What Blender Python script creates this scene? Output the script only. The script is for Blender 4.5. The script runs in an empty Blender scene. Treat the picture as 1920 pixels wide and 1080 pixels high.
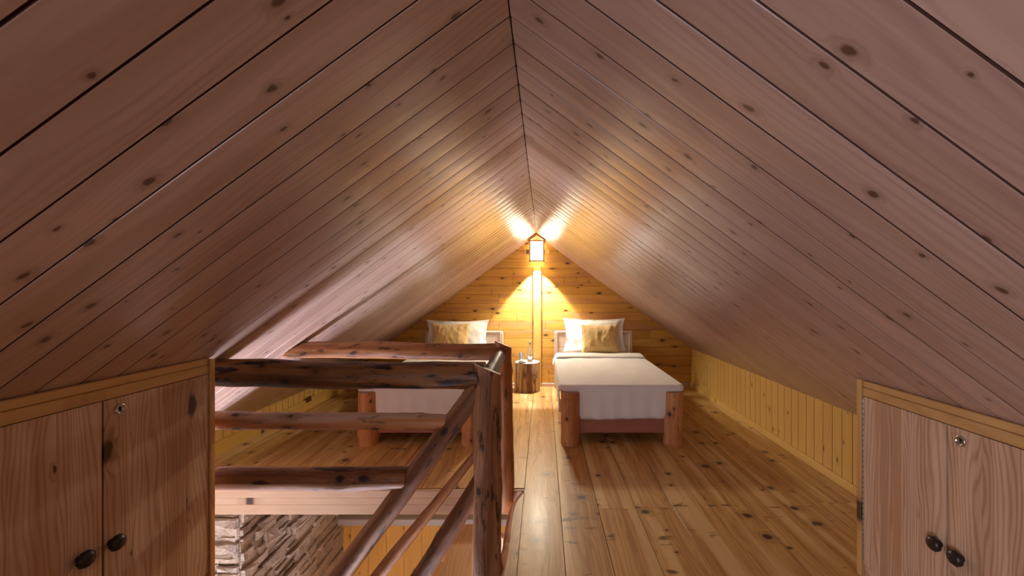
import bpy, math, random
from mathutils import Vector, Matrix, noise as mn

S = bpy.context.scene
COL = S.collection
R = random.Random(7)

# ------------------------------------------------------------------ camera, light, exposure
EYE = 1.30
F_PX = 760.0
cam_d = bpy.data.cameras.new('camera')
cam_d.sensor_width = 36.0
cam_d.lens = 36.0 * F_PX / 1920.0
cam_d.shift_x = -58.0 / 1920.0
cam_d.shift_y = 1.0 / 1920.0
cam_d.clip_start = 0.02
cam = bpy.data.objects.new('camera', cam_d)
cam.location = (0, 0, EYE)
cam.rotation_euler = (math.pi / 2, 0, 0)
COL.objects.link(cam)
S.camera = cam

S.view_settings.view_transform = 'Standard'
S.view_settings.look = 'None'
S.view_settings.gamma = 1.0
S.view_settings.use_curve_mapping = False
S.view_settings.exposure = 0.0

W = bpy.data.worlds.new('world')
S.world = W
W.use_nodes = True
W.node_tree.nodes['Background'].inputs[0].default_value = (0.75, 0.82, 1.0, 1)
W.node_tree.nodes['Background'].inputs[1].default_value = 0.6


def light(name, kind, loc, energy, color, rot=(0, 0, 0), **kw):
    d = bpy.data.lights.new(name, kind)
    d.energy = energy
    d.color = color
    for k, v in kw.items():
        setattr(d, k, v)
    o = bpy.data.objects.new(name, d)
    o.location = loc
    o.rotation_euler = rot
    COL.objects.link(o)
    return o


# daylight that fills the room downstairs and comes up through the stair opening
light('daylight_downstairs', 'AREA', (-1.4, 2.0, -2.25), 190, (0.88, 0.86, 1.0), (math.pi, 0, 0),
      shape='RECTANGLE', size=1.6, size_y=1.0, spread=math.radians(105))
light('daylight_window_downstairs', 'AREA', (0.6, 1.2, -1.3), 18, (1.0, 0.96, 0.9), (math.radians(75), 0, math.radians(28)),
      shape='RECTANGLE', size=1.2, size_y=1.2)
# added fill light behind the camera, just inside an unseen made-up window
light('fill_behind_camera', 'AREA', (-0.95, -1.12, 0.62), 13, (0.90, 0.87, 1.0), (math.radians(90), 0, math.radians(-47)),
      shape='RECTANGLE', size=0.7, size_y=0.7, spread=math.radians(115))
# bulb of the wall lantern: hard cone out of its open bottom, and the wide warm glow below it
light('lantern_bulb', 'SPOT', (-0.078, 5.21, 1.635), 160, (0.96, 0.97, 1.0), (math.radians(11), 0, 0),
      spot_size=math.radians(80), spot_blend=0.2, shadow_soft_size=0.02)
light('lantern_glow', 'SPOT', (-0.078, 5.13, 1.60), 76, (1.0, 0.90, 0.70), (math.radians(-22), 0, 0),
      spot_size=math.radians(138), spot_blend=0.5, shadow_soft_size=0.08)

# ------------------------------------------------------------------ mesh helper
class MB:
    """collects faces; every vertex carries gc = grain coordinates, every face rnd = a random value"""
    def __init__(s):
        s.v = []; s.f = []; s.gc = []; s.rnd = []; s.sm = []; s.mi = []
    def vert(s, p, g):
        s.v.append(tuple(p)); s.gc.append(tuple(g)); return len(s.v) - 1
    def face(s, ids, r, smooth=False, mi=0):
        s.f.append(tuple(ids)); s.rnd.append(r); s.sm.append(smooth); s.mi.append(mi)
    def build(s, name, mats, parent=None, M=None):
        me = bpy.data.meshes.new(name)
        me.from_pydata(s.v, [], s.f)
        a = me.attributes.new('gc', 'FLOAT_VECTOR', 'POINT')
        a.data.foreach_set('vector', [c for g in s.gc for c in g])
        b = me.attributes.new('rnd', 'FLOAT', 'FACE')
        b.data.foreach_set('value', s.rnd)
        me.polygons.foreach_set('use_smooth', s.sm)
        me.polygons.foreach_set('material_index', s.mi)
        if not isinstance(mats, (list, tuple)):
            mats = [mats]
        for m in mats:
            me.materials.append(m)
        me.update()
        o = bpy.data.objects.new(name, me)
        COL.objects.link(o)
        if parent is not None:
            o.parent = parent
        if M is not None:
            o.matrix_local = M
        return o

    def board(s, O, L, Wd, N, l0, l1, w0, w1, ch=0.003, depth=0.012, cup=0.0, r=None, smooth=True, gap=.0005, side_mi=0):
        """one board: O origin, L along, Wd across, N out of the surface"""
        if r is None: r = R.random()
        O = Vector(O); L = Vector(L); Wd = Vector(Wd); N = Vector(N)
        w0 += gap; w1 -= gap; l0 += gap; l1 -= gap
        n = 5
        def P(l, w, h): return O + L * l + Wd * w + N * h
        off = R.uniform(0, 40)
        rows = []
        tilt = R.uniform(-1, 1) * cup * 0.7
        for l in (l0 + ch * .3, l1 - ch * .3):
            row = []
            for i in range(n):
                t = i / (n - 1)
                w = w0 + ch + (w1 - w0 - 2 * ch) * t
                h = cup * (1 - (2 * t - 1) ** 2) + tilt * (2 * t - 1)
                row.append(s.vert(P(l, w, h), (l + off, w + off * 1.7, r * 9)))
            rows.append(row)
        for i in range(n - 1):
            s.face((rows[0][i], rows[1][i], rows[1][i + 1], rows[0][i + 1]), r, smooth)
        # chamfers and sides
        for (wi, wo, idx, flip) in ((w0 + ch, w0, 0, True), (w1 - ch, w1, n - 1, False)):
            hh = cup * 0 + tilt * (2 * (idx / (n - 1)) - 1)
            a = [s.vert(P(l, wi, hh), (l + off, wi + off * 1.7, r * 9)) for l in (l0 + ch * .3, l1 - ch * .3)]
            b = [s.vert(P(l, wo, -ch), (l + off, wo + off * 1.7, r * 9)) for l in (l0, l1)]
            c = [s.vert(P(l, wo, -depth), (l + off, wo + off * 1.7, r * 9 + .01)) for l in (l0, l1)]
            q1 = (a[0], a[1], b[1], b[0]); q2 = (b[0], b[1], c[1], c[0])
            if flip: q1 = q1[::-1]; q2 = q2[::-1]
            s.face(q1, r); s.face(q2, r, mi=side_mi)
        for (l, lo, k, flip) in ((l0 + ch * .3, l0, 0, False), (l1 - ch * .3, l1, 1, True)):
            a = [s.vert(s.v[rows[k][i]], s.gc[rows[k][i]]) for i in range(n)]
            b = [s.vert(P(lo, w0, -depth), (lo + off, w0 + off * 1.7, r * 9)), s.vert(P(lo, w1, -depth), (lo + off, w1 + off * 1.7, r * 9))]
            poly = a + [b[1], b[0]]
            if flip: poly = poly[::-1]
            s.face(poly, r)

    def box(s, c, d, r=None, bev=0.003, axis=None, M=None, mi=0):
        """bevelled box centred at c with full size d; grain along its longest axis"""
        if r is None: r = R.random()
        hx, hy, hz = d[0] / 2, d[1] / 2, d[2] / 2
        bev = min(bev, hx * .45, hy * .45, hz * .45)
        if axis is None: axis = max(range(3), key=lambda i: d[i])
        oth = [i for i in range(3) if i != axis]
        off = R.uniform(0, 30)
        idx = {}
        def V(sx, sy, sz, which):
            k = (sx, sy, sz, which)
            if k in idx: return idx[k]
            p = [sx * hx, sy * hy, sz * hz]
            for i, (sg) in enumerate((sx, sy, sz)):
                if i != which: p[i] -= sg * bev
            g = (p[axis] + off, p[oth[0]] + off * 1.3, p[oth[1]] + off * .7)
            q = Vector(p)
            if M is not None: q = M @ q
            q = q + Vector(c)
            idx[k] = s.vert(q, g)
            return idx[k]
        sg = (-1, 1)
        for w in range(3):
            a, b = [(1, 2), (2, 0), (0, 1)][w]
            for sw in sg:
                def mk(sa, sb):
                    t = [0, 0, 0]; t[w] = sw; t[a] = sa; t[b] = sb
                    return V(t[0], t[1], t[2], w)
                q = [mk(-1, -1), mk(1, -1), mk(1, 1), mk(-1, 1)]
                if sw < 0: q = q[::-1]
                s.face(q, r, mi=mi)
        for w in range(3):           # edges parallel to w
            a, b = [(1, 2), (2, 0), (0, 1)][w]
            for sa in sg:
                for sb in sg:
                    def mk(sw, wh):
                        t = [0, 0, 0]; t[w] = sw; t[a] = sa; t[b] = sb
                        return V(t[0], t[1], t[2], wh)
                    q = [mk(-1, a), mk(1, a), mk(1, b), mk(-1, b)]
                    if sa * sb > 0: q = q[::-1]
                    s.face(q, r, mi=mi)
        for sx in sg:
            for sy in sg:
                for sz in sg:
                    q = [V(sx, sy, sz, 0), V(sx, sy, sz, 1), V(sx, sy, sz, 2)]
                    if sx * sy * sz < 0: q = q[::-1]
                    s.face(q, r, mi=mi)

    def log(s, p0, p1, r0, r1, seg=20, rough=0.10, bend=0.0, seed=0, cut0=None, cut1=None, flat=0.0, nl=None, knots=3):
        """a peeled, knobbly log from p0 to p1 with cut ends; cut = plane (point, normal) for a slanting end"""
        p0 = Vector(p0); p1 = Vector(p1)
        ax = (p1 - p0); ln = ax.length; ax.normalize()
        up = Vector((0, 0, 1)) if abs(ax.z) < .9 else Vector((0, 1, 0))
        e1 = ax.cross(up).normalized(); e2 = e1.cross(ax).normalized()
        if nl is None: nl = max(6, int(ln / 0.03))
        rr = R.random(); off = seed * 3.17
        rk = random.Random(seed + 99)
        kn = [(rk.uniform(.08, .92) * ln, rk.uniform(0, 6.283), rk.uniform(.08, .2)) for _ in range(knots)]
        rings = []
        for i in range(nl + 1):
            t = i / nl
            rad = r0 + (r1 - r0) * t
            cx = bend * rad * 2 * mn.noise(Vector((t * ln * 1.1 + off, 0.3, 1)))
            cy = bend * rad * 2 * mn.noise(Vector((t * ln * 1.1 + off, 5.3, 1)))
            fade = math.sin(math.pi * t) ** .3 if 0 < t < 1 else 0
            ring = []
            for k in range(seg):
                a = 2 * math.pi * k / seg
                q = Vector((math.cos(a) * 1.3, math.sin(a) * 1.3, t * ln * 4 + off))
                m = 1 + rough * mn.noise(q) + rough * .45 * mn.noise(q * 2.7) + rough * .5 * mn.noise(Vector((math.cos(a) * 3.4, math.sin(a) * 3.4, t * ln * 1.3 + off)))
                for (kl, ka, kh) in kn:
                    d2 = ((t * ln - kl) / (rad * .6)) ** 2 + ((math.atan2(math.sin(a - ka), math.cos(a - ka))) / .45) ** 2
                    m += kh * math.exp(-d2)
                c, sn = math.cos(a) * m * rad, math.sin(a) * m * rad
                if flat:
                    sn = max(min(sn, rad * (1 - flat)), -rad * (1 - flat * .5))
                p = p0 + ax * (t * ln) + e1 * (c + cx * fade) + e2 * (sn + cy * fade)
                ring.append([p, (t * ln + off, c, sn)])
            rings.append(ring)
        if cut0 or cut1:
            lim = []
            for ri, cut in ((0, cut0), (-1, cut1)):
                if not cut:
                    lim.append([0.0 if ri == 0 else ln] * seg); continue
                cp, cn = Vector(cut[0]), Vector(cut[1])
                base = 0.0 if ri == 0 else ln
                lim.append([base - (e[0] - cp).dot(cn) / ax.dot(cn) for e in rings[ri]])
            for i, ring in enumerate(rings):
                t = i / nl
                for k, e in enumerate(ring):
                    want = lim[0][k] + (lim[1][k] - lim[0][k]) * t
                    e[0] = e[0] + ax * (want - t * ln)
        ids = [[s.vert(e[0], e[1]) for e in ring] for ring in rings]
        for i in range(nl):
            for k in range(seg):
                k2 = (k + 1) % seg
                s.face((ids[i][k], ids[i][k2], ids[i + 1][k2], ids[i + 1][k]), rr, True)
        for ring, fl in ((rings[0], True), (rings[-1], False)):
            cen = Vector((0, 0, 0))
            for e in ring: cen += e[0]
            cen /= len(ring)
            c = s.vert(cen, (ring[0][1][0], 0, 0))
            vv = [s.vert(e[0], e[1]) for e in ring]
            for k in range(seg):
                q = (c, vv[(k + 1) % seg], vv[k])
                s.face(q if fl else q[::-1], rr, False, 1)

    def lathe(s, prof, seg=32, c=(0, 0, 0), mi=0, r=.5):
        base = []
        for (rad, z) in prof:
            base.append([s.vert((c[0] + rad * math.cos(2 * math.pi * k / seg), c[1] + rad * math.sin(2 * math.pi * k / seg), c[2] + z),
                                (z, rad * math.cos(2 * math.pi * k / seg), rad * math.sin(2 * math.pi * k / seg))) for k in range(seg)])
        for i in range(len(prof) - 1):
            for k in range(seg):
                k2 = (k + 1) % seg
                s.face((base[i][k], base[i][k2], base[i + 1][k2], base[i + 1][k]), r, True, mi)

    def grid(s, fn, nu, nv, r=.5, smooth=True, mi=0):
        ids = [[None] * (nv + 1) for _ in range(nu + 1)]
        for i in range(nu + 1):
            for j in range(nv + 1):
                p = fn(i / nu, j / nv)
                ids[i][j] = s.vert(p, p)
        for i in range(nu):
            for j in range(nv):
                s.face((ids[i][j], ids[i + 1][j], ids[i + 1][j + 1], ids[i][j + 1]), r, smooth, mi)
        return ids


def tag(o, label=None, cat=None, group=None, kind=None):
    if label: o['label'] = label
    if cat: o['category'] = cat
    if group: o['group'] = group
    if kind: o['kind'] = kind
    return o


def empty(name, loc, label, cat, group=None):
    o = bpy.data.objects.new(name, None)
    o.empty_display_size = 0.1
    o.location = loc
    COL.objects.link(o)
    return tag(o, label, cat, group)


def struct(o, label=None):
    return tag(o, label, kind='structure')


# ------------------------------------------------------------------ materials
class NT:
    def __init__(s, name):
        s.m = bpy.data.materials.new(name); s.m.use_nodes = True
        s.t = s.m.node_tree; s.n = s.t.nodes
        s.b = s.n['Principled BSDF']
    def node(s, k, **kw):
        x = s.n.new(k)
        for a, b in kw.items(): setattr(x, a, b)
        return x
    def put(s, inp, v):
        if v is None: return
        if isinstance(v, bpy.types.NodeSocket): s.t.links.new(v, inp)
        else: inp.default_value = v
    def math(s, op, a, b=None, c=None, clamp=False):
        x = s.node('ShaderNodeMath', operation=op, use_clamp=clamp)
        s.put(x.inputs[0], a); s.put(x.inputs[1], b); s.put(x.inputs[2], c)
        return x.outputs[0]
    def vec(s, op, a, b=None):
        x = s.node('ShaderNodeVectorMath', operation=op)
        s.put(x.inputs[0], a); s.put(x.inputs[1], b)
        return x.outputs[0]
    def comb(s, a, b, c):
        x = s.node('ShaderNodeCombineXYZ')
        s.put(x.inputs[0], a); s.put(x.inputs[1], b); s.put(x.inputs[2], c)
        return x.outputs[0]
    def noise(s, v, scale=1, detail=3, rough=.5, dist=0):
        x = s.node('ShaderNodeTexNoise')
        s.put(x.inputs['Vector'], v); x.inputs['Scale'].default_value = scale
        x.inputs['Detail'].default_value = detail; x.inputs['Roughness'].default_value = rough
        x.inputs['Distortion'].default_value = dist
        return x.outputs[0]
    def ramp(s, v, lo, hi, a=0., b=1.):
        x = s.node('ShaderNodeMapRange', interpolation_type='SMOOTHSTEP')
        s.put(x.inputs[0], v); s.put(x.inputs[1], lo); s.put(x.inputs[2], hi); s.put(x.inputs[3], a); s.put(x.inputs[4], b)
        return x.outputs[0]
    def mix(s, f, a, b, mode='MIX'):
        x = s.node('ShaderNodeMix', data_type='RGBA', blend_type=mode)
        s.put(x.inputs[0], f)
        for i, v in ((6, a), (7, b)):
            if isinstance(v, tuple) and len(v) == 3: v = v + (1,)
            s.put(x.inputs[i], v)
        return x.outputs[2]
    def bump(s, h, st=.3, dist=.002):
        x = s.node('ShaderNodeBump')
        x.inputs['Strength'].default_value = st; x.inputs['Distance'].default_value = dist
        s.put(x.inputs['Height'], h)
        s.t.links.new(x.outputs[0], s.b.inputs['Normal'])


def wood(name, light_c, dark_c, knot_c=(.045, .018, .008), kx=.24, ky=.12, kdens=.45, krad=.09, rough=.38,
         var=.25, ring=.35, ringf=38, streak=.25, streak_c=None, blot=0.0, blot_c=(.05, .02, .01), bump=.25, coat=.0, warp=2.2,
         branch=0.0, dim='2D', bt=.56):
    t = NT(name)
    at = t.node('ShaderNodeAttribute', attribute_name='gc')
    rn = t.node('ShaderNodeAttribute', attribute_name='rnd').outputs['Fac']
    sep = t.node('ShaderNodeSeparateXYZ'); t.t.links.new(at.outputs['Vector'], sep.inputs[0])
    L = t.math('ADD', sep.outputs[0], t.math('MULTIPLY', rn, 61.0))
    Wc = sep.outputs[1]; D = t.math('ADD', sep.outputs[2], t.math('MULTIPLY', rn, 23.0))
    # knots
    kv = t.comb(t.math('DIVIDE', L, kx), t.math('DIVIDE', Wc, ky), t.math('DIVIDE', D, ky))
    wob = t.noise(t.comb(t.math('MULTIPLY', L, 25.), t.math('MULTIPLY', Wc, 40.), D), 1, 2)
    kv2 = t.vec('ADD', kv, t.comb(t.math('MULTIPLY', wob, .10), t.math('MULTIPLY', wob, .16), 0.))
    vo = t.node('ShaderNodeTexVoronoi', feature='F1', voronoi_dimensions=dim); vo.inputs['Randomness'].default_value = .9
    t.put(vo.inputs['Vector'], kv2); vo.inputs['Scale'].default_value = 1.0
    sc = t.node('ShaderNodeSeparateColor'); t.t.links.new(vo.outputs['Color'], sc.inputs[0])
    on = t.math('LESS_THAN', sc.outputs[0], kdens)
    kr = t.math('MULTIPLY_ADD', sc.outputs[1], krad * 1.1, krad * .35)
    dd = t.math('DIVIDE', vo.outputs['Distance'], kr)
    core = t.math('MULTIPLY', t.ramp(dd, .55, 1.15, 1., 0.), on)
    halo = t.math('MULTIPLY', t.ramp(dd, .8, 3.0, 1., 0.), on)
    # rings, bending round the knots
    warp_n = t.noise(t.comb(t.math('MULTIPLY', L, 1.1), t.math('MULTIPLY', Wc, 7.), t.math('MULTIPLY', D, 3.)), 1, 2.5, .45)
    ph = t.math('ADD', t.math('MULTIPLY', Wc, ringf), t.math('MULTIPLY', warp_n, warp * 4))
    ph = t.math('ADD', ph, t.math('MULTIPLY', halo, 1.3))
    rg = t.math('MULTIPLY_ADD', t.math('SINE', t.math('MULTIPLY', ph, 6.2832)), .5, .5)
    rg = t.math('POWER', rg, 2.2)
    fib = t.noise(t.comb(t.math('MULTIPLY', L, 4.), t.math('MULTIPLY', Wc, 170.), t.math('MULTIPLY', D, 170.)), 1, 3, .6)
    brd = t.noise(t.comb(t.math('MULTIPLY', L, .9), t.math('MULTIPLY', Wc, 16.), t.math('MULTIPLY', D, 16.)), 1, 3, .55)
    brd = t.ramp(brd, .33, .68)
    f = t.math('MULTIPLY', rg, ring)
    f = t.math('MULTIPLY_ADD', t.math('SUBTRACT', fib, .45), .55, f)
    f = t.math('MULTIPLY_ADD', brd, streak, f)
    f = t.math('MULTIPLY_ADD', t.math('SUBTRACT', rn, .5), var * 1.6, f)
    f = t.math('ADD', f, .08, clamp=True)
    c = t.mix(f, light_c, dark_c)
    if streak_c:
        s2 = t.noise(t.comb(t.math('MULTIPLY', L, .6), t.math('MULTIPLY', Wc, 9.), t.math('ADD', t.math('MULTIPLY', D, 9.), 40.)), 1, 2, .5)
        c = t.mix(t.ramp(s2, .52, .66, 0., .75), c, streak_c)
    c = t.mix(t.math('MULTIPLY', halo, .38), c, tuple(x * .55 for x in dark_c))
    if branch:
        b1 = t.noise(t.comb(t.math('MULTIPLY', L, 19.), t.math('MULTIPLY', Wc, 6.), t.math('MULTIPLY', D, 5.)), 1, 3, .6, .35)
        b2 = t.noise(t.comb(t.math('MULTIPLY', L, 2.6), t.math('MULTIPLY', Wc, 7.), t.math('ADD', t.math('MULTIPLY', D, 5.), 11.)), 1, 1.5, .5)
        bm = t.math('MULTIPLY', t.ramp(b1, .58, .68), t.ramp(b2, .52, .62, 0., branch))
        c = t.mix(bm, c, tuple(x * .35 for x in dark_c))
    if blot:
        b = t.noise(t.comb(t.math('MULTIPLY', L, 5.), t.math('MULTIPLY', Wc, 22.), t.math('MULTIPLY', D, 22.)), 1, 4, .65)
        c = t.mix(t.ramp(b, bt, bt + .08, 0., blot), c, blot_c)
    c = t.mix(t.math('MULTIPLY', core, .9), c, knot_c)
    t.put(t.b.inputs['Base Color'], c)
    t.put(t.b.inputs['Roughness'], t.math('MULTIPLY_ADD', fib, .16, rough - .06))
    t.b.inputs['Coat Weight'].default_value = coat
    t.b.inputs['Coat Roughness'].default_value = .22
    if dim == '3D': t.b.inputs['Specular IOR Level'].default_value = .3
    h = t.math('ADD', t.math('MULTIPLY', fib, .6), t.math('MULTIPLY', rg, .3))
    h = t.math('MULTIPLY_ADD', t.noise(t.comb(t.math('MULTIPLY', L, 6.), t.math('MULTIPLY', Wc, 30.), D), 1, 2), 1.6, h)
    t.bump(h, bump, .0015)
    return t.m


M = {}
M['ceil'] = wood('lacquered_pine_ceiling', (.60, .435, .38), (.38, .245, .20), (.09, .035, .022), kx=.15, ky=.09, kdens=.40, krad=.075,
                 rough=.34, var=.34, ring=.26, ringf=34, streak=.28, streak_c=(.45, .30, .235), coat=.4, bump=.22)
M['floor'] = wood('varnished_pine_floor', (.72, .46, .165), (.42, .20, .05), (.03, .011, .006), kx=.20, ky=.22, kdens=.42, krad=.10,
                  rough=.40, var=.26, ring=.32, ringf=26, streak=.55, streak_c=(.82, .62, .30), branch=.9, coat=.12, bump=.25)
M['back'] = wood('golden_pine_boards', (.74, .41, .075), (.50, .235, .035), (.05, .018, .014), kx=.30, ky=.13, kdens=.5, krad=.10,
                 rough=.42, var=.34, ring=.25, ringf=30, streak=.30, streak_c=(.56, .26, .10), branch=.6, coat=.12)
M['knee'] = wood('yellow_pine_panelling', (.84, .56, .17), (.68, .40, .10), (.16, .06, .02), kx=.2, ky=.10, kdens=.4, krad=.07,
                 rough=.4, var=.15, ring=.2, streak=.2, coat=.15)
M['post'] = wood('yellow_varnished_post', (.74, .47, .12), (.62, .35, .07), kdens=.15, rough=.4, var=.05, ring=.15, streak=.15)
M['door'] = wood('oiled_pine_door', (.76, .56, .40), (.46, .27, .16), (.045, .02, .012), kx=.36, ky=.15, kdens=.28, krad=.11,
                 rough=.42, var=.35, ring=.55, ringf=62, streak=.50, streak_c=(.50, .26, .125), warp=3.0)
M['trimw'] = wood('pine_trim', (.70, .44, .175), (.50, .27, .09), kx=.3, ky=.12, kdens=.4, krad=.13, rough=.4, var=.15, ring=.3, streak=.3)
M['fascia'] = wood('pale_pine_fascia', (.66, .48, .33), (.52, .33, .20), kdens=.35, kx=.25, ky=.06, krad=.10, rough=.5, var=.2, ring=.2, streak=.2)
LG = dict(dim='3D', ring=.2, ringf=50, coat=.04)
M['log'] = wood('peeled_log', (.52, .25, .10), (.24, .09, .03), (.02, .009, .006), kx=.11, ky=.075, kdens=.55, krad=.20, rough=.52, var=.15,
                streak=.9, streak_c=(.52, .32, .18), blot=.8, bump=.6, **LG)
M['log_dark'] = wood('dark_peeled_log', (.27, .115, .036), (.10, .038, .013), (.014, .007, .005), kx=.12, ky=.08, kdens=.55, krad=.20, rough=.50,
                     var=.1, streak=.9, streak_c=(.40, .19, .07), bt=.51, blot=.97, blot_c=(.014, .009, .007), bump=.7, **LG)
M['log_mid'] = wood('brown_peeled_log', (.40, .185, .075), (.17, .062, .022), (.018, .008, .005), kx=.12, ky=.08, kdens=.55, krad=.20, rough=.55,
                    var=.1, streak=.9, streak_c=(.46, .25, .12), bt=.56, blot=.9, blot_c=(.03, .014, .008), bump=.7, **LG)
M['log_red'] = wood('red_peeled_log', (.62, .28, .115), (.36, .125, .04), (.03, .011, .006), kx=.13, ky=.07, kdens=.6, krad=.20, rough=.5, var=.1,
                    streak=.7, streak_c=(.74, .56, .40), blot=.5, bump=.5, **LG)
M['bedlog'] = wood('bed_log', (.66, .31, .125), (.40, .15, .05), (.035, .012, .006), kx=.09, ky=.07, kdens=.75, krad=.20, rough=.42, var=.1,
                   streak=.6, streak_c=(.68, .40, .20), blot=.3, bump=.5, **LG)
M['bedrail'] = wood('reddish_bed_rail', (.42, .17, .11), (.25, .085, .055), (.05, .014, .01), kx=.35, ky=.14, kdens=.5, krad=.15, rough=.42, var=.1, ring=.2, streak=.3)
M['headb'] = wood('pale_headboard', (.66, .50, .38), (.50, .33, .23), kdens=.3, rough=.45, var=.1, ring=.2, streak=.25)
M['bark'] = wood('stump_bark', (.62, .42, .20), (.17, .075, .035), (.03, .012, .008), kx=.12, ky=.05, kdens=.4, krad=.2, rough=.6, var=.1,
                 dim='3D', ring=.1, ringf=30, streak=.95, streak_c=(.70, .52, .30), blot=.95, blot_c=(.04, .018, .01), bump=.8)


def endgrain(name, a, b):
    t = NT(name)
    at = t.node('ShaderNodeAttribute', attribute_name='gc')
    sep = t.node('ShaderNodeSeparateXYZ'); t.t.links.new(at.outputs['Vector'], sep.inputs[0])
    r = t.math('SQRT', t.math('ADD', t.math('POWER', sep.outputs[1], 2.), t.math('POWER', sep.outputs[2], 2.)))
    n = t.noise(at.outputs['Vector'], 14, 3)
    s = t.math('SINE', t.math('MULTIPLY_ADD', r, 900., t.math('MULTIPLY', n, 9.)))
    c = t.mix(t.math('MULTIPLY_ADD', s, .3, .4), a, b)
    t.put(t.b.inputs['Base Color'], c); t.b.inputs['Roughness'].default_value = .55
    return t.m
M['end'] = endgrain('log_end_grain', (.58, .37, .22), (.42, .23, .12))
M['end_d'] = endgrain('dark_log_end', (.26, .12, .05), (.15, .06, .03))
M['end_w'] = endgrain('pale_stump_top', (.78, .70, .62), (.55, .44, .36))


def plain(name, c, rough=.5, metal=0., **kw):
    t = NT(name)
    t.b.inputs['Base Color'].default_value = c + (1,)
    t.b.inputs['Roughness'].default_value = rough
    t.b.inputs['Metallic'].default_value = metal
    n = t.noise(t.node('ShaderNodeTexCoord').outputs['Object'], 60, 3)
    t.bump(n, .05, .001)
    for k, v in kw.items(): t.b.inputs[k].default_value = v
    return t.m


def cloth(name, c, fuzz=.2, weave=900, wr=.35):
    t = NT(name)
    tc = t.node('ShaderNodeTexCoord').outputs['Object']
    n1 = t.noise(tc, 7, 4, .55, .5); n2 = t.noise(tc, weave, 2)
    cc = t.mix(t.math('MULTIPLY', n1, .25), c, tuple(x * .84 for x in c))
    t.put(t.b.inputs['Base Color'], cc)
    t.b.inputs['Roughness'].default_value = .85
    t.b.inputs['Sheen Weight'].default_value = fuzz
    t.bump(t.math('MULTIPLY_ADD', n2, .05, n1), wr, .012)
    return t.m
M['sheet'] = cloth('white_cotton', (.88, .88, .88))
M['pillow'] = cloth('ivory_cotton', (.88, .87, .82), wr=.5)
M['gold'] = cloth('gold_satin', (.62, .42, .16), fuzz=.5, wr=.25)
M['black'] = plain('black_wooden_knob', (.022, .016, .013), .35)
M['steel'] = plain('nickel', (.62, .60, .56), .25, 1.)
M['slot'] = plain('dark_keyway', (.03, .025, .02), .5)
M['socket'] = plain('brown_socket', (.13, .04, .02), .4)
M['paint'] = plain('plaster', (.55, .45, .34), .8)
M['sill'] = plain('pale_grey_ledge', (.52, .53, .56), .45)
M['gapm'] = plain('dark_joint', (.11, .045, .028), .8)
M['glass'] = plain('clear_glass', (.95, .97, .97), .03)
t_ = M['glass'].node_tree.nodes['Principled BSDF']; t_.inputs['Transmission Weight'].default_value = .92; t_.inputs['IOR'].default_value = 1.35

t = NT('lit_lantern_paper')
t.b.inputs['Base Color'].default_value = (.9, .8, .6, 1)
t.b.inputs['Emission Color'].default_value = (1.0, .86, .60, 1)
t.b.inputs['Emission Strength'].default_value = 3.4
M['paper'] = t.m
M['paper_front'] = t.m.copy()
M['paper_front'].name = 'lit_lantern_paper_front'
M['paper_front'].node_tree.nodes['Principled BSDF'].inputs['Emission Strength'].default_value = 18.0
M['paper_back'] = t.m.copy()
M['paper_back'].name = 'lit_lantern_paper_back'
M['paper_back'].node_tree.nodes['Principled BSDF'].inputs['Emission Strength'].default_value = 13.0

t = NT('dry_stone')
at = t.node('ShaderNodeAttribute', attribute_name='gc').outputs['Vector']
rn = t.node('ShaderNodeAttribute', attribute_name='rnd').outputs['Fac']
n1 = t.noise(at, 9, 5, .6); n2 = t.noise(at, 60, 4, .6)
c = t.mix(t.ramp(n1, .3, .7), (.50, .39, .29), (.33, .27, .23))
c = t.mix(t.math('MULTIPLY', rn, .7), c, (.58, .47, .36))
c = t.mix(t.ramp(n2, .55, .75, 0., .5), c, (.16, .12, .10))
t.put(t.b.inputs['Base Color'], c); t.b.inputs['Roughness'].default_value = .8
t.bump(t.math('ADD', n1, n2), .8, .012)
M['stone'] = t.m

# ------------------------------------------------------------------ room shell
XR = -0.085; ZR = 2.01; SL = 0.73; YB = 5.40; YF = -1.25
XRW = 1.98; XLW = -2.55
ZKR = ZR - SL * (XRW - XR); ZKL = ZR - SL * (XR - XLW)
OY0, OY1, OX1 = 1.80, 2.64, -0.12          # the stair opening
cosl = 1 / math.sqrt(1 + SL * SL)

# ceiling: tongue and groove boards running from the ridge down each slope
mb = MB()
for side in (-1, 1):
    Ld = Vector((side * cosl, 0, -SL * cosl)); Wd = Vector((0, 1, 0))
    Nn = Ld.cross(Wd) if side < 0 else Wd.cross(Ld)
    if Nn.z > 0: Nn = -Nn
    x1 = XRW if side > 0 else XLW
    ln = abs(x1 - XR) / cosl + .03
    y = YF; k = 0
    O = Vector((XR, 0, ZR))
    while y < YB - .001:
        y2 = min(.475 + .1165 * (math.floor((y - .475) / .1165 + .001) + 1), YB)
        if side < 0:
            mb.board(O, Ld, Wd, Nn, 0.0, ln, y, y2, ch=.0012, depth=.014, cup=.0012, gap=.0026, side_mi=1)
        else:
            mb.board(O, Ld, Wd, Nn, 0.0, ln, y, y2, ch=.0012, depth=.014, cup=.0012, gap=.0026, side_mi=1)
        y = y2
    # backing
    b = [O + Ld * a + Wd * w - Nn * .0135 for a, w in ((-.02, YF), (ln, YF), (ln, YB + .2), (-.02, YB + .2))]
    c_ = [p - Nn * .03 for p in b]
    ii = [mb.vert(p, p) for p in b]; jj = [mb.vert(p, p) for p in c_]
    mb.face(ii if side > 0 else ii[::-1], .5, mi=1); mb.face(jj[::-1] if side > 0 else jj, .5, mi=1)
    for q in range(4):
        mb.face((ii[q], jj[q], jj[(q + 1) % 4], ii[(q + 1) % 4]), .5, mi=1)
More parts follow.
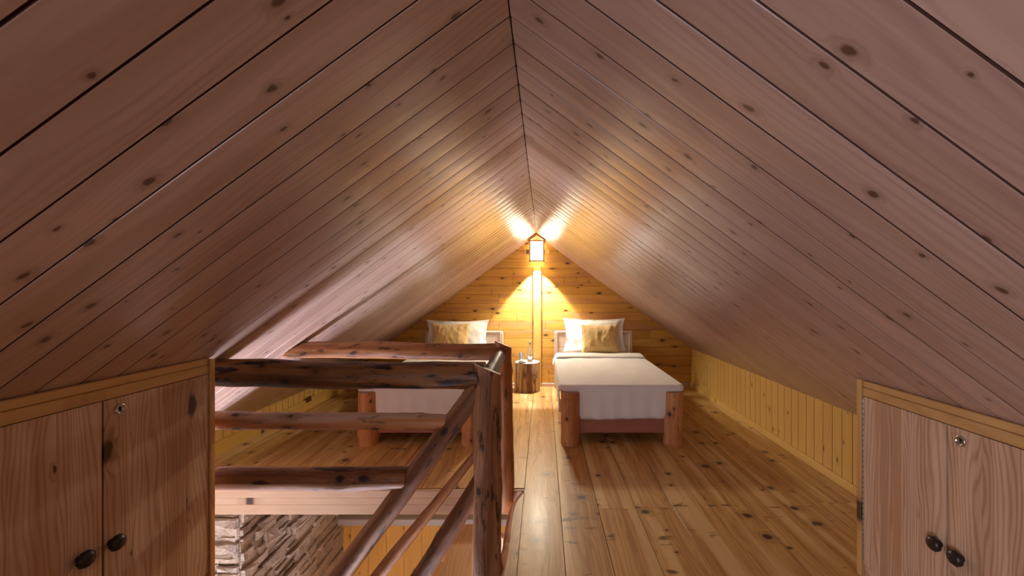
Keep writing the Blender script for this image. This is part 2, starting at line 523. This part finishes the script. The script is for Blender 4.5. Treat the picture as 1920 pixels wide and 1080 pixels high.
# fix winding towards the room
o = struct(mb.build('ceiling', [M['ceil'], M['gapm']]), 'pine board ceiling of two slopes meeting at the ridge')

# floor
mb = MB()
bw = .2235
k0 = -11
xs = [OX1 + bw * k for k in range(k0, 10)]
for x0 in xs:
    x1 = x0 + bw
    a = max(x0, XLW - .02); b = min(x1, XRW + .02)
    if b - a < .02: continue
    spans = [(YF, YB)]
    if b <= OX1 + .001: spans = [(YF, OY0), (OY1, YB)]
    for (s0, s1) in spans:
        cuts = [s0]
        if s1 - s0 > 4:
            if R.random() < .2: cuts.append(R.uniform(2.2, 2.7))
        cuts.append(s1)
        cuts = [c for c in cuts if s0 <= c <= s1]
        for c0, c1 in zip(cuts[:-1], cuts[1:]):
            if c1 - c0 > .05:
                mb.board((0, 0, 0), (0, 1, 0), (1, 0, 0), (0, 0, 1), c0, c1, a, b, ch=.0010, depth=.02, cup=.0008, gap=.0013, side_mi=1)
for (xa, xb, ya, yb) in ((OX1, XRW + .1, YF - .1, YB + .1), (XLW - .1, OX1, YF - .1, OY0), (XLW - .1, OX1, OY1, YB + .1)):
    mb.box(((xa + xb) / 2, (ya + yb) / 2, -.019 - .06), (xb - xa, yb - ya, .12), bev=.0005, mi=1)
struct(mb.build('floor', [M['floor'], M['gapm']]), 'wide knotty varnished pine floorboards')

# back gable wall, horizontal boards
mb = MB()
z = -.197 + EYE - .1175 * 10
rk = random.Random(21)
while z < 2.1:
    z0 = max(z, .0); z1 = z + .1175
    if z1 > .01:
        x = -2.75
        cuts = [x]
        while x < 2.2:
            x += rk.uniform(1.3, 3.2); cuts.append(min(x, 2.25))
        if abs(z0 - (1.30 - .3145)) < .02: cuts = [-2.75, -1.3, .52, 2.25]
        for a, b in zip(cuts[:-1], cuts[1:]):
            if b - a > .05:
                mb.board((0, YB, 0), (1, 0, 0), (0, 0, 1), (0, -1, 0), a, b, z0, z1, ch=.001, depth=.012, cup=.0006, r=rk.random(), gap=.0013, side_mi=1)
    z = z1
mb.box((-.2, YB + .04, 1.0), (5.2, .06, 2.4), bev=.001, mi=1)
struct(mb.build('wall_back', [M['back'], M['gapm']]), 'gable wall of horizontal golden pine boards')

# knee walls, vertical boards
for nm, xw, sgn, zt in (('wall_right', XRW, 1, ZKR), ('wall_left', XLW, -1, ZKL)):
    mb = MB()
    y = YF
    while y < YB - .001:
        y2 = min(y + .0915, YB)
        mb.board((xw, 0, 0), (0, 0, 1), (0, 1, 0), (-sgn, 0, 0), 0, zt + .02, y, y2, ch=.0012, depth=.01, cup=.0004, gap=.0022, side_mi=1)
        y = y2
    mb.box((xw + sgn * .03, (YF + YB) / 2, zt / 2), (.04, YB - YF, zt + .04), bev=.001, mi=1)
    struct(mb.build(nm, [M['knee'], M['gapm']]), 'low knee wall of vertical yellow pine boards')

# wall behind the camera, its window opening made up for the fill light
mb = MB()
for (cx, cz, sx, sz) in ((-2.05, .9, 1.2, 2.4), (.75, .9, 2.7, 2.4), (-1.02, -.0, .9, 1.0), (-1.02, 1.75, .9, 1.1)):
    mb.box((cx, YF - .03, cz - .2), (sx, .06, sz), bev=.001)
struct(mb.build('wall_front', M['back']), 'gable wall on the near side with an added window opening')
mb = MB()
for (cx, cz, sx, sz) in ((-1.43, .65, .05, .8), (-.61, .65, .05, .8), (-1.02, .29, .85, .05), (-1.02, 1.01, .85, .05), (-1.02, .65, .03, .7)):
    mb.box((cx, YF - .02, cz), (sx, .07, sz))
struct(mb.build('added_window', M['trimw']), 'unseen window added in the near gable')  # window frame invented to go with the fill light, out of view

# baseboards
mb = MB(); mb.box((XRW - .013, (1.9 + YB) / 2, .027), (.022, YB - 1.9, .054), r=.2)
struct(mb.build('baseboard_right', M['knee']), 'narrow pine skirting under the right knee wall')
mb = MB(); mb.box((XLW + .018, (OY1 + YB) / 2, .055), (.028, YB - OY1, .11), r=.3)
struct(mb.build('baseboard_left', M['post']), 'yellow skirting board under the left knee wall')
mb = MB(); mb.box((-.3, YB - .013, .022), (4.5, .022, .044), r=.1)
struct(mb.build('baseboard_back', M['headb']), 'pale skirting along the gable wall')

# trims round the stair opening
mb = MB()
x0, x1 = XLW, OX1 + .1
cx = (x0 + x1) / 2; sx = x1 - x0
for (zz, hh, yy) in ((-.027, .046, .014), (-.073, .043, .012), (-.128, .064, .010)):
    mb.box((cx, OY1 - yy, zz), (sx, .024, hh), r=R.uniform(.2, .6), bev=.002)
struct(mb.build('trim_1', M['fascia']), 'pale layered edge boards of the far side of the stair opening')
mb = MB()
N_ = 60; secs = []
for i in range(N_ + 1):
    yy = OY0 + .003 + (OY1 - .03 - OY0) * i / N_
    left = -.212 + .016 * mn.noise(Vector((yy * 3.1, 2.0, 0))) + .006 * mn.noise(Vector((yy * 13, 5.0, 0)))
    left += .075 * max(0, (yy - 2.38) / .24) ** 2
    ring = [(OX1 - .001, -.10), (OX1 - .001, -.0008), (left + .040, -.0008), (left + .018, -.006), (left + .005, -.020), (left, -.045), (left + .006, -.075), (left + .022, -.10)]
    secs.append([mb.vert((a, yy, b), (yy, a, b)) for a, b in ring])
for i in range(N_):
    for k in range(8):
        k2 = (k + 1) % 8
        mb.face((secs[i][k], secs[i + 1][k], secs[i + 1][k2], secs[i][k2]), .4, k in (2, 3, 4, 5, 6), 1 if k == 1 else 0)
mb.face(secs[0][::-1], .4); mb.face(secs[-1], .4)
struct(mb.build('trim_2', [M['log_red'], M['floor']]), 'wavy-edged board along the stair opening')

# downstairs
ZL = -2.40
mb = MB()
mb.box((-.3, 1.4, ZL - .05), (5.4, 5.6, .1), r=.4)
struct(mb.build('floor_lower', M['fascia']), 'floor of the room downstairs')
mb = MB()
x = -2.1; YW = 4.05
while x < 2.3:
    mb.board((0, YW, 0), (0, 0, 1), (1, 0, 0), (0, -1, 0), ZL, -.93, x, x + .178, ch=.001, depth=.012, cup=.0005, gap=.0016)
    x += .178
mb.box((.1, YW + .04, (ZL - .15) / 2), (4.6, .06, -ZL - .16), bev=.001)
struct(mb.build('wall_lower_back', M['knee']), 'yellow plank wall downstairs')
mb = MB()
mb.box((0.1, YW - .06, -.972), (4.2, .12, .066), bev=.006)
struct(mb.build('trim_3', M['sill']), 'pale grey ledge on top of the plank wall downstairs')

mb = MB()
rk = random.Random(5)
def stones(O, L, N, l0, l1, z0, z1):
    O = Vector(O); L = Vector(L); N = Vector(N); Zv = Vector((0, 0, 1))
    z = z0
    while z < z1:
        h = rk.uniform(.028, .075)
        l = l0 + rk.uniform(-.1, 0)
        while l < l1:
            w = rk.uniform(.09, .34)
            a = max(l, l0 - .004); b = min(l + w, l1 + .004)
            if b - a > .02:
                pr = rk.uniform(.0, .035); r = rk.random()
                j = lambda k=.008: rk.uniform(-k, k)
                sk = rk.uniform(-.012, .012)
                fr = []; bk = []
                n = 3
                top = [(a + (b - a) * i / n, z + h + j(.006) + sk) for i in range(n, -1, -1)]
                bot = [(a + (b - a) * i / n, z + j(.006) - sk) for i in range(n + 1)]
                pts = bot + top
                cl = sum(p[0] for p in pts) / len(pts); cz = sum(p[1] for p in pts) / len(pts)
                inn = []
                for (pl, pz) in pts:
                    q = O + L * (cl + (pl - cl) * .93) + Zv * (cz + (pz - cz) * .84) + N * (pr + j(.006))
                    inn.append(mb.vert(q, q + Vector((r * 5, 0, 0))))
                    q2 = O + L * pl + Zv * pz + N * (pr - .018)
                    fr.append(mb.vert(q2, q2 + Vector((r * 5, 0, 0))))
                    q3 = O + L * pl + Zv * pz - N * .03
                    bk.append(mb.vert(q3, q3))
                m = len(pts)
                mb.face(inn, r)
                for i in range(m):
                    i2 = (i + 1) % m
                    mb.face((fr[i], fr[i2], inn[i2], inn[i]), r)
                    mb.face((bk[i], bk[i2], fr[i2], fr[i]), r)
            l += w
        z += h
stones((-2.0, 0, 0), (0, 1, 0), (1, 0, 0), 2.67, YW, -1.95, -.14)
stones((0, 2.67, 0), (1, 0, 0), (0, -1, 0), -2.7, -2.0, -1.95, -.14)
mb.box((-2.36, (2.7 + YW) / 2, -1.27), (.68, YW - 2.73, 2.25), bev=.002, r=.1)
struct(mb.build('wall_stone', M['stone']), 'dry stone wall downstairs')
mb = MB()
mb.box((-2.72, 1.4, -1.28), (.06, 5.5, 2.22), r=.5)
mb.box((2.25, 1.4, -1.28), (.06, 5.5, 2.22), r=.5)
mb.box((-.3, -1.33, -1.28), (5.0, .06, 2.22), r=.5)
struct(mb.build('wall_lower_sides', M['paint']), 'plastered walls downstairs')

# ------------------------------------------------------------------ wall post and lantern
mb = MB(); mb.box((0, 0, .80), (.105, .05, 1.60), r=.3, bev=.004)
o = mb.build('wall_post', M['post']); o.location = (-.076, YB - .026, 0.0)
tag(o, 'yellow varnished post up the middle of the gable wall under the lantern', 'post')

lan = empty('wall_lantern', (-.078, 5.25, 1.645), 'lit square paper lantern with wooden frame at the ridge', 'lamp')
mb = MB()
for sx in (-1, 1):
    for sy in (-1, 1):
        mb.box((sx * .088, sy * .088, .135), (.015, .015, .27), bev=.002)
for zz, e in ((.008, .20), (.262, .215)):
    for s_ in (-1, 1):
        mb.box((0, s_ * .090, zz), (e, .018, .016), bev=.002)
        mb.box((s_ * .090, 0, zz), (.018, e - .03, .016), bev=.002)
mb.build('frame', M['log_red'], lan)
for (sx, sy) in ((0, -1), (0, 1), (-1, 0), (1, 0)):
    mb = MB()
    if sx == 0: mb.box((0, sy * .086, .135), (.160, .003, .236), bev=.0005)
    else: mb.box((sx * .086, 0, .135), (.003, .160, .236), bev=.0005)
    mb.build('paper_panel', M['paper_front'] if sy == -1 else M['paper_back'] if sy == 1 else M['paper'], lan)
mb = MB()   # gable roof of the lantern
for s_ in (-1, 1):
    Mx = Matrix.Rotation(s_ * math.radians(33), 3, 'Y')
    mb.box((s_ * .052, 0, .300), (.118, .20, .008), M=Mx, bev=.001)
for sy in (-1, 1):
    for i in range(7):
        xx = -.072 + i * .024
        hh = .066 * (1 - abs(xx) / .105)
        mb.box((xx, sy * .085, .270 + hh / 2), (.006, .006, hh), bev=.0005)
mb.build('roof', M['log_red'], lan)
mb = MB(); mb.box((0, .110, .140), (.33, .022, .055), bev=.004)
mb.build('bracket', M['post'], lan)

# ------------------------------------------------------------------ beds
def draw_leg(seed, h, r=.083):
    mb = MB()
    mb.log((0, 0, 0), (0, 0, h), r * 1.0, r * .97, rough=.06, bend=.05, seed=seed, seg=24, knots=3)
    return mb

def make_bed(cx, label, group, seed):
    """origin: floor under the middle of the foot end"""
    bed = empty('log_bed', (cx, 3.41, 0), label, 'bed', group)
    hw = .4325
    for sx in (-1, 1):
        mb = draw_leg(seed + sx, .44)
        o = mb.build('leg', [M['bedlog'], M['end']], bed); o.location = (sx * hw, 0, 0)
        mb = draw_leg(seed + 5 + sx, .21, .06)
        o = mb.build('leg', [M['bedlog'], M['end']], bed); o.location = (sx * hw, 1.80, 0)
    mb = MB(); mb.box((0, 0.01, .155), (hw * 2 - .12, .045, .13), r=.4)
    mb.build('foot_rail', M['bedrail'], bed)
    for sx in (-1, 1):
        mb = MB(); mb.box((sx * .40, .92, .155), (.04, 1.70, .13), r=.5)
        mb.build('side_rail', M['bedrail'], bed)
    mb = MB(); mb.box((0, .92, .225), (.80, 1.75, .02), r=.5)
    mb.build('slat_base', M['bedrail'], bed)
    mb = MB()
    for i, (z0, z1) in enumerate(((.12, .32), (.325, .53), (.535, .72))):
        mb.box((0, 1.925, (z0 + z1) / 2), (.99, .024, z1 - z0), r=.3 + .2 * i, bev=.003)
    mb.box((0, 1.925, .730), (1.01, .040, .022), r=.1, bev=.004)
    for sx in (-1, 1):
        mb.box((sx * .49, 1.925, .37), (.045, .05, .70), r=.35, bev=.004)
    mb.build('headboard', M['headb'], bed)
    return bed


def make_bedding(cx, which, seed):
    # mattress with its fitted sheet
    mb = MB(); mb.box((0, .95, .355), (.80, 1.72, .235), bev=.03, r=.5)
    # a broader part behind the front legs
    o = mb.build('mattress', M['sheet']); o.location = (cx, 3.41, 0)
    for p in o.data.polygons: p.use_smooth = True
    tag(o, 'white mattress under the bedspread of the %s bed' % which, 'mattress', 'mattresses')
    # bedspread: top with rounded edge and skirts on three sides, cut short over the front legs
    mb = MB()
    hw = .53; yf = -.035; yb = 1.44; top = .495; rc = .07; er = .028
    def plan(a, b, hw_, yf_, rc_):      # a in -1..1, b in 0..1 (0 = foot) -> rounded rectangle
        x = a * hw_; y = yf_ + b * (yb - yf_)
        ex = abs(x) - (hw_ - rc_); ey = (yf_ + rc_) - y
        if ex > 0 and ey > 0:
            m = max(ex, ey); d = math.hypot(ex, ey)
            k = m / d if d else 1
            x = math.copysign(hw_ - rc_ + ex * k, x); y = yf_ + rc_ - ey * k
        return Vector((x, y, 0))
    def topfn(u, v):
        # finer towards the rim
        p = plan(math.sin((2 * u - 1) * math.pi / 2) * .35 + (2 * u - 1) * .65, v ** 1.25, hw - er, yf + er, rc - er)
        dist = min(hw - er - abs(p.x), p.y - yf - er)
        fade = max(0, min(1, dist / .12)); fade = fade * fade * (3 - 2 * fade)
        z = top + fade * (.012 * mn.noise(Vector((p.x * 3.2 + seed, p.y * 2.6, 0))) + .005 * mn.noise(Vector((p.x * 11 + seed, p.y * 8, 3))) + .006)
        return Vector((p.x, p.y, z))
    mb.grid(topfn, 64, 80)
    # perimeter from back-left round the foot to back-right
    pts = []
    ncs = 60
    for i in range(ncs): pts.append((Vector((-hw, yb - (yb - yf - rc) * i / ncs, 0)), Vector((-1, 0, 0))))
    for i in range(10):
        a = math.pi + math.pi / 2 * i / 10; n = Vector((math.cos(a), math.sin(a), 0))
        pts.append((Vector((-hw + rc, yf + rc, 0)) + n * rc, n))
    for i in range(140): pts.append((Vector((-hw + rc + 2 * (hw - rc) * i / 140, yf, 0)), Vector((0, -1, 0))))
    for i in range(10):
        a = -math.pi / 2 + math.pi / 2 * i / 10; n = Vector((math.cos(a), math.sin(a), 0))
        pts.append((Vector((hw - rc, yf + rc, 0)) + n * rc, n))
    for i in range(ncs + 1): pts.append((Vector((hw, yf + rc + (yb - yf - rc) * i / ncs, 0)), Vector((1, 0, 0))))
    sst = lambda x: (lambda q: q * q * (3 - 2 * q))(max(0, min(1, x)))
    rows = []
    for i, (p, n) in enumerate(pts):
        if n.y < -.99:
            k = sst((.372 - abs(p.x)) / .022); full = .282 + .004 * math.sin(p.x * 9 + seed)
        elif abs(n.x) > .99:
            k = sst((p.y - .02) / .06); full = .265 + .012 * math.sin(p.y * 7 + seed)
        else:
            k = 0; full = .27
        drop = .052 + (full - .052) * k
        wav = (.005 * math.sin(i * .33 + seed) + .004 * math.sin(i * .13)) * k
        row = []
        for a in (0, 20, 40, 60, 80, 90):
            a = math.radians(a)
            row.append(p - n * er + n * (er * math.sin(a)) + Vector((0, 0, top - er + er * math.cos(a))))
        for j in range(1, 10):
            t_ = j / 9
            row.append(p + n * (wav * t_ - (.012 * t_ * k if abs(n.x) > .99 else 0)) + Vector((0, 0, top - er - (drop - er) * t_)))
        row.append(row[-1] - n * .008)
        row.append(row[-1] + Vector((0, 0, .018)))
        rows.append(row)
    ids = [[mb.vert(q, q) for q in row] for row in rows]
    for i in range(len(rows) - 1):
        for j in range(len(rows[0]) - 1):
            mb.face((ids[i][j], ids[i][j + 1], ids[i + 1][j + 1], ids[i + 1][j]), .5, True)
    o = mb.build('bedspread', M['sheet']); o.location = (cx, 3.41, 0)
    tag(o, 'white bedspread with a folded-back top edge on the %s bed' % which, 'bedspread', None)
    # turned down fold as its part
    mb = MB()
    def fold(u, v):
        x = -.545 + 1.09 * u
        edge = max(0, abs(x) - .50)
        drop = -1.6 * edge - (6 * edge * edge)
        a = v * 2 * math.pi
        cy = 1.36 + .012 * math.sin(x * 6 + seed)
        ry, rz = .115, .021 + .003 * math.sin(x * 14 + seed)
        ca = math.copysign(abs(math.cos(a)) ** .8, math.cos(a))
        return Vector((x, cy + ry * ca, top + .018 + rz * math.sin(a) + drop))
    mb.grid(fold, 60, 24)
    f = mb.build('turned_down_fold', M['pillow'], o)
    return o


def make_pillow(name, w, h, th, flange, mat, label, cat, loc, tilt, rz, seed, pinch=.10, group=None):
    mb = MB()
    n = 44
    def surf(side):
        def fn(u, v):
            a = 2 * u - 1; b = 2 * v - 1
            x = a * w / 2 * (1 - pinch * (1 - b * b)); y = b * h / 2 * (1 - pinch * 1.25 * (1 - a * a))
            core = 1 - flange
            ia = min(1, abs(a) / core); ib = min(1, abs(b) / core)
            t = (max(0, 1 - ia ** 2.6) ** .55) * (max(0, 1 - ib ** 2.6) ** .55)
            t *= 1 + .14 * mn.noise(Vector((a * 2.2 + seed, b * 2.2, side)))
            wr = (.008 * mn.noise(Vector((a * 9 + seed, b * 4, side * 2))) + .010 * mn.noise(Vector((a * 4.5 + seed, b * 2.2 + seed, 7)))) * (1 - t * .35)
            rim = .004
            zz = side * (th / 2 * t + rim * (1 if max(abs(a), abs(b)) < .999 else 0)) + wr
            zz += .012 * math.sin(a * 3 + b * 4 + seed) * max(abs(a), abs(b)) ** 3
            return Vector((x, zz, y + h / 2))
        return fn
    A = mb.grid(surf(-1), n, n)
    B = mb.grid(surf(1), n, n)
    mb.f[n * n:] = [f_[::-1] for f_ in mb.f[n * n:]]
    o = mb.build(name, mat)
    o.location = loc
    o.rotation_euler = (tilt, 0, rz)
    tag(o, label, cat, group)
    return o


beds = []
for (cx, which, seed) in ((.662, 'right-hand', 3), (-1.035, 'left-hand', 40)):
    lab = ('single bed with stubby log legs on the right, clear of the railing' if seed == 3 else
           'single bed with log legs on the left, seen behind the log railing')
    make_bed(cx, lab, None, seed)
    make_bedding(cx, which, seed)
make_pillow('pillow', .80, .43, .17, .13, M['pillow'], 'white flanged pillow upright on the right-hand bed', 'pillow', (.655, 5.11, .505), math.radians(-14), .0, 1.3)
make_pillow('cushion', .455, .375, .15, .02, M['gold'], 'plain gold cushion propped on the right-hand bed', 'cushion', (.690, 4.87, .513), math.radians(-24), math.radians(-3), 5.1, pinch=.06)
make_pillow('pillow', .80, .41, .17, .13, M['pillow'], 'white flanged pillow upright on the left-hand bed, behind the railing', 'pillow', (-1.085, 5.11, .505), math.radians(-14), math.radians(3), 8.3)
make_pillow('cushion', .455, .385, .15, .02, M['gold'], 'gold cushion on the left-hand bed, half hidden by the railing', 'cushion', (-1.13, 4.90, .513), math.radians(-24), math.radians(5), 11.1, pinch=.06)

# ------------------------------------------------------------------ stump table and what stands on it
st = empty('stump_table', (-.200, 5.185, 0), 'tree stump bedside table with pale top between the two beds', 'table')
mb = MB(); mb.log((0, 0, 0), (0, 0, .365), .160, .155, rough=.05, bend=.0, seed=61, seg=48, knots=2)
mb.build('stump', [M['bark'], M['end_w']], st)
mb = MB(); mb.lathe([(0, 0), (.030, 0), (.036, .012), (.036, .12), (.030, .16), (.015, .20), (.013, .225), (.017, .235), (.011, .235), (.010, .20), (.026, .16), (.031, .12), (.031, .02), (0, .016)], 32)
bt = mb.build('water_bottle', M['glass']); bt.location = (-.165, 5.17, .367)
tag(bt, 'tall clear glass water bottle standing on the stump table', 'bottle')
mb = MB(); mb.lathe([(0, .227), (.009, .227), (.009, .238), (.018, .240), (.018, .258), (0, .260)], 20)
mb.build('stopper', M['steel'], bt)
mb = MB(); mb.lathe([(0, 0), (.028, 0), (.033, .11), (.030, .11), (.026, .012), (0, .010)], 32)
gl = mb.build('drinking_glass', M['glass']); gl.location = (-.275, 5.19, .367)
tag(gl, 'short clear drinking glass standing left of the bottle on the stump table', 'glass')
mb = MB(); mb.lathe([(0, 0), (.048, 0), (.050, .003), (.048, .006), (0, .006)], 32)
cs = mb.build('coaster', M['slot']); cs.location = (-.262, 5.095, .367)
tag(cs, 'small dark round coaster at the front of the stump table top', 'coaster')

# ------------------------------------------------------------------ eaves cupboards
def cupboard(side, xf, ytop_end, htop, doors, label):
    """face in the plane x = xf, facing the middle of the room; far end at y = ytop_end"""
    sg = side
    cb = empty('eaves_cupboard', (xf, 0.5, 0), label, 'cupboard')
    def P(mb, y0, y1, z0, z1, t0, t1, r=.4, bev=.003):
        # t: distance from the face plane towards the room (negative: into the cupboard)
        mb.box((-sg * (t0 + t1) / 2, (y0 + y1) / 2 - .5, (z0 + z1) / 2), (abs(t1 - t0), y1 - y0, z1 - z0), r=r, bev=bev)
    mb = MB(); P(mb, YF + .02, ytop_end - .022, .0, htop - .02, -.030, -.022, r=.3)
    P(mb, YF + .02, ytop_end - .03, .0, .06, -.021, -.002, r=.3)
    # end wall of the cupboard, following the slope of the ceiling
    y = ytop_end - .012
    mb.build('carcass', M['door'], cb)
    mb = MB()
    xo = (XRW if sg > 0 else XLW)
    xi = xf
    zi = ZR - SL * abs(xi - XR) - .02; zo = ZR - SL * abs(xo - XR) - .02
    pr = [(xi + sg * .03, .002), (xo - sg * .016, .002), (xo - sg * .016, zo), (xi + sg * .03, zi - .03)]
    a = [mb.vert((px - xf, ytop_end - .024 - .5, pz), (pz, px, 0)) for px, pz in pr]
    b = [mb.vert((px - xf, ytop_end - .004 - .5, pz), (pz, px, .02)) for px, pz in pr]
    mb.face(a, .4); mb.face(b[::-1], .4)
    for i in range(4): mb.face((a[i], b[i], b[(i + 1) % 4], a[(i + 1) % 4]), .4)
    mb.build('end_panel', M['trimw'], cb)
    mb = MB(); P(mb, ytop_end - .026, ytop_end, .002, htop + .004 - (.02 if sg < 0 else .01), -.03, .010, r=.55)
    mb.build('corner_stile', M['trimw'], cb)
    mb = MB(); P(mb, YF + .02, ytop_end - .028, htop - .078, htop - .040, -.020, .004, r=.35)
    mb.build('top_rail', M['trimw'], cb)
    mb = MB(); P(mb, YF + .02, ytop_end - .028, htop - .039, htop - .010, -.020, .002, r=.15)
    mb.build('scribe_strip', M['trimw'], cb)
    for (y0, y1, kn, lock, hinge) in doors:
        mb = MB()
        n = 4; e = [y0 + .002 + (y1 - y0 - .004) * q for q in (0, .27, .48, .76, 1)]
        if sg < 0: e = [y0 + .002 + (y1 - y0 - .004) * q for q in (0, .22, .5, .74, 1)]
        for i in range(n):
            mb.board((-sg * .002, -.5, 0), (0, 0, 1), (0, 1, 0), (-sg, 0, 0), .065, htop - .080, e[i] - .0004, e[i + 1] + .0004, ch=.0006, depth=.018, cup=.0, smooth=False)
        d = mb.build('door', M['door'], cb)
        if kn:
            mb = MB()
            mb.lathe([(0, 0), (.012, 0), (.011, .008), (.018, .012), (.026, .018), (.027, .026), (.021, .034), (.011, .038), (0, .039)], 9)
            k = mb.build('knob', M['black'], d)
            k.location = (-sg * .002, kn[0] - .5, kn[1]); k.rotation_euler = (0, -sg * math.pi / 2, 0)
        if lock:
            mb = MB()
            mb.lathe([(0, 0), (.0185, 0), (.0185, .004), (.0155, .006), (.0125, .006), (.0125, .0035), (0, .0035)], 28)
            k = mb.build('lock', M['steel'], d)
            k.location = (-sg * .002, lock[0] - .5, lock[1]); k.rotation_euler = (0, -sg * math.pi / 2, 0)
            mb = MB(); mb.box((-sg * .006, lock[0] - .5, lock[1]), (.002, .0035, .014), bev=.0003)
            mb.build('keyhole', M['slot'], d)
        if hinge:
            mb = MB()
            z = .08
            while z < htop - .10:
                mb.box((-sg * .004, hinge - .5, z + .011), (.005, .005, .020), bev=.001)
                z += .0235
            mb.build('piano_hinge', M['steel'], d)
    return cb

HL = ZR - SL * (XR + 1.46) ; HR = ZR - SL * (1.44 - XR)
cupboard(-1, -1.46, 1.795, HL, [(1.345, 1.768, (1.368, .443), (1.397, .885), None),
                                 (.86, 1.342, (1.273, .450), None, None), (.36, .857, None, None, None)],
         'built-in pine cupboard under the left slope, beside the railing')
cupboard(1, 1.44, 1.85, HR, [(1.445, 1.820, (1.468, .376), None, 1.817),
                              (.98, 1.442, (1.392, .374), (1.395, .775), None), (.50, .977, None, None, None)],
         'built-in pine cupboard under the right slope, beside the long knee wall')

# ------------------------------------------------------------------ socket on the left skirting
mb = MB(); mb.box((0, 0, 0), (.012, .075, .055), bev=.003, r=.5)
so = mb.build('wall_socket', M['socket']); so.location = (XLW + .040, 4.35, .115)
tag(so, 'small dark brown socket on the left skirting', 'socket')

# ------------------------------------------------------------------ log railing
rl = empty('log_railing', (-.262, 1.88, 0), 'rustic peeled log railing round the stair opening', 'railing')
def plog(name, p0, p1, r0, r1, mat, end, parent, **kw):
    mb = MB()
    org = parent.location
    mb.log(Vector(p0) - org, Vector(p1) - org, r0, r1, **{k: v for k, v in kw.items() if k not in ('cut0', 'cut1')},
           cut0=((Vector(kw['cut0'][0]) - org), kw['cut0'][1]) if kw.get('cut0') else None,
           cut1=((Vector(kw['cut1'][0]) - org), kw['cut1'][1]) if kw.get('cut1') else None)
    return mb.build(name, [mat, end], parent)
def px(x, y, d):      # photo measurement to a point at depth d (used for laying out the logs)
    return Vector(((x - 1018) * d / F_PX, d, EYE - (y - 541) * d / F_PX))
YN, YP = 1.89, 2.57
plog('post', (-.252, YN - .012, -.24), (-.257, YN - .012, .95), .067, .066, M['log_mid'], M['log_mid'], rl, seed=1, rough=.10, bend=.22, seg=28, knots=5,
     cut1=((-.257, YN, .925), Vector((.42, .20, 1)).normalized()))
plog('post', (-.245, YP, -.09), (-.252, YP, .97), .058, .052, M['log_red'], M['log_red'], rl, seed=2, rough=.10, bend=.15, seg=28,
     cut1=((-.246, YP, .945), Vector((.42, .14, 1)).normalized()))
plog('top_rail', (-1.53, YN + .008, .905), (-.272, YN + .008, .890), .064, .062, M['log_dark'], M['end_d'], rl, seed=3, rough=.10, bend=.18, seg=30, knots=4)
plog('top_rail', (-1.75, YP, .915), (-.262, YP, .900), .053, .052, M['log'], M['end_d'], rl, seed=4, rough=.09, bend=.15, seg=28, knots=4,
     cut0=((-1.52, YP, ZR - SL * (XR + 1.52)), Vector((-SL, 0, 1)).normalized()))
plog('side_rail', (-.272, YN + .03, .868), (-.262, YP - .03, .900), .037, .036, M['log_dark'], M['log_dark'], rl, seed=5, rough=.08, bend=.05)
plog('middle_rail', (-1.53, YN, px(408, 788, YN).z), (px(838, 792, YN).x, YN, px(838, 792, YN).z), .041, .037, M['log_red'], M['end_d'], rl, seed=6, rough=.07, bend=.10)
plog('lower_rail', (-1.53, YN, px(408, 900, YN).z), (px(765, 896, YN).x, YN, px(765, 896, YN).z), .053, .050, M['log_mid'], M['end_d'], rl, seed=7, rough=.09, bend=.35)

# ------------------------------------------------------------------ stairs
sr = empty('staircase', (-.25, 2.2, -.2), 'steep wooden stairs with slanting log handrails going down from the railing', 'stairs')
def ext(a, b, k): return a + (b - a) * k
YS = YN
a, b = px(893, 733, YS), px(636, 1080, YS)
plog('handrail', ext(a, b, -.06), ext(a, b, 1.75), .046, .050, M['log_mid'], M['end_d'], sr, seed=11, rough=.09, bend=.12)
a, b = px(898, 842, YS + .0), px(711, 1080, YS)
plog('handrail', a, ext(a, b, 2.4), .018, .052, M['log_red'], M['end'], sr, seed=12, rough=.09, bend=.2)
a, b = px(905, 893, YS), px(790, 1080, YS)
plog('handrail', ext(a, b, 0), ext(a, b, 2.9), .040, .046, M['log_mid'], M['end_d'], sr, seed=13, rough=.11, bend=.15)
for yy in (1.98, 2.56):
    mb = MB()
    d = Vector((-.60, 0, -.80)); Mx = Matrix(((d.x, 0, -d.z), (0, 1, 0), (d.z, 0, d.x)))
    mb.box((-.93 + .25, yy - 2.2, -1.02), (2.35, .045, .20), M=Mx, r=.4)
    mb.build('stringer', M['door'], sr)
for i in range(9):
    z = -.235 * (i + 1); x = -.24 - .235 * (i + 1) * .75
    mb = MB(); mb.box((x + .25, .07, z + .2 + .04), (.25, .55, .035), r=R.random())
    mb.build('tread', M['trimw'], sr)
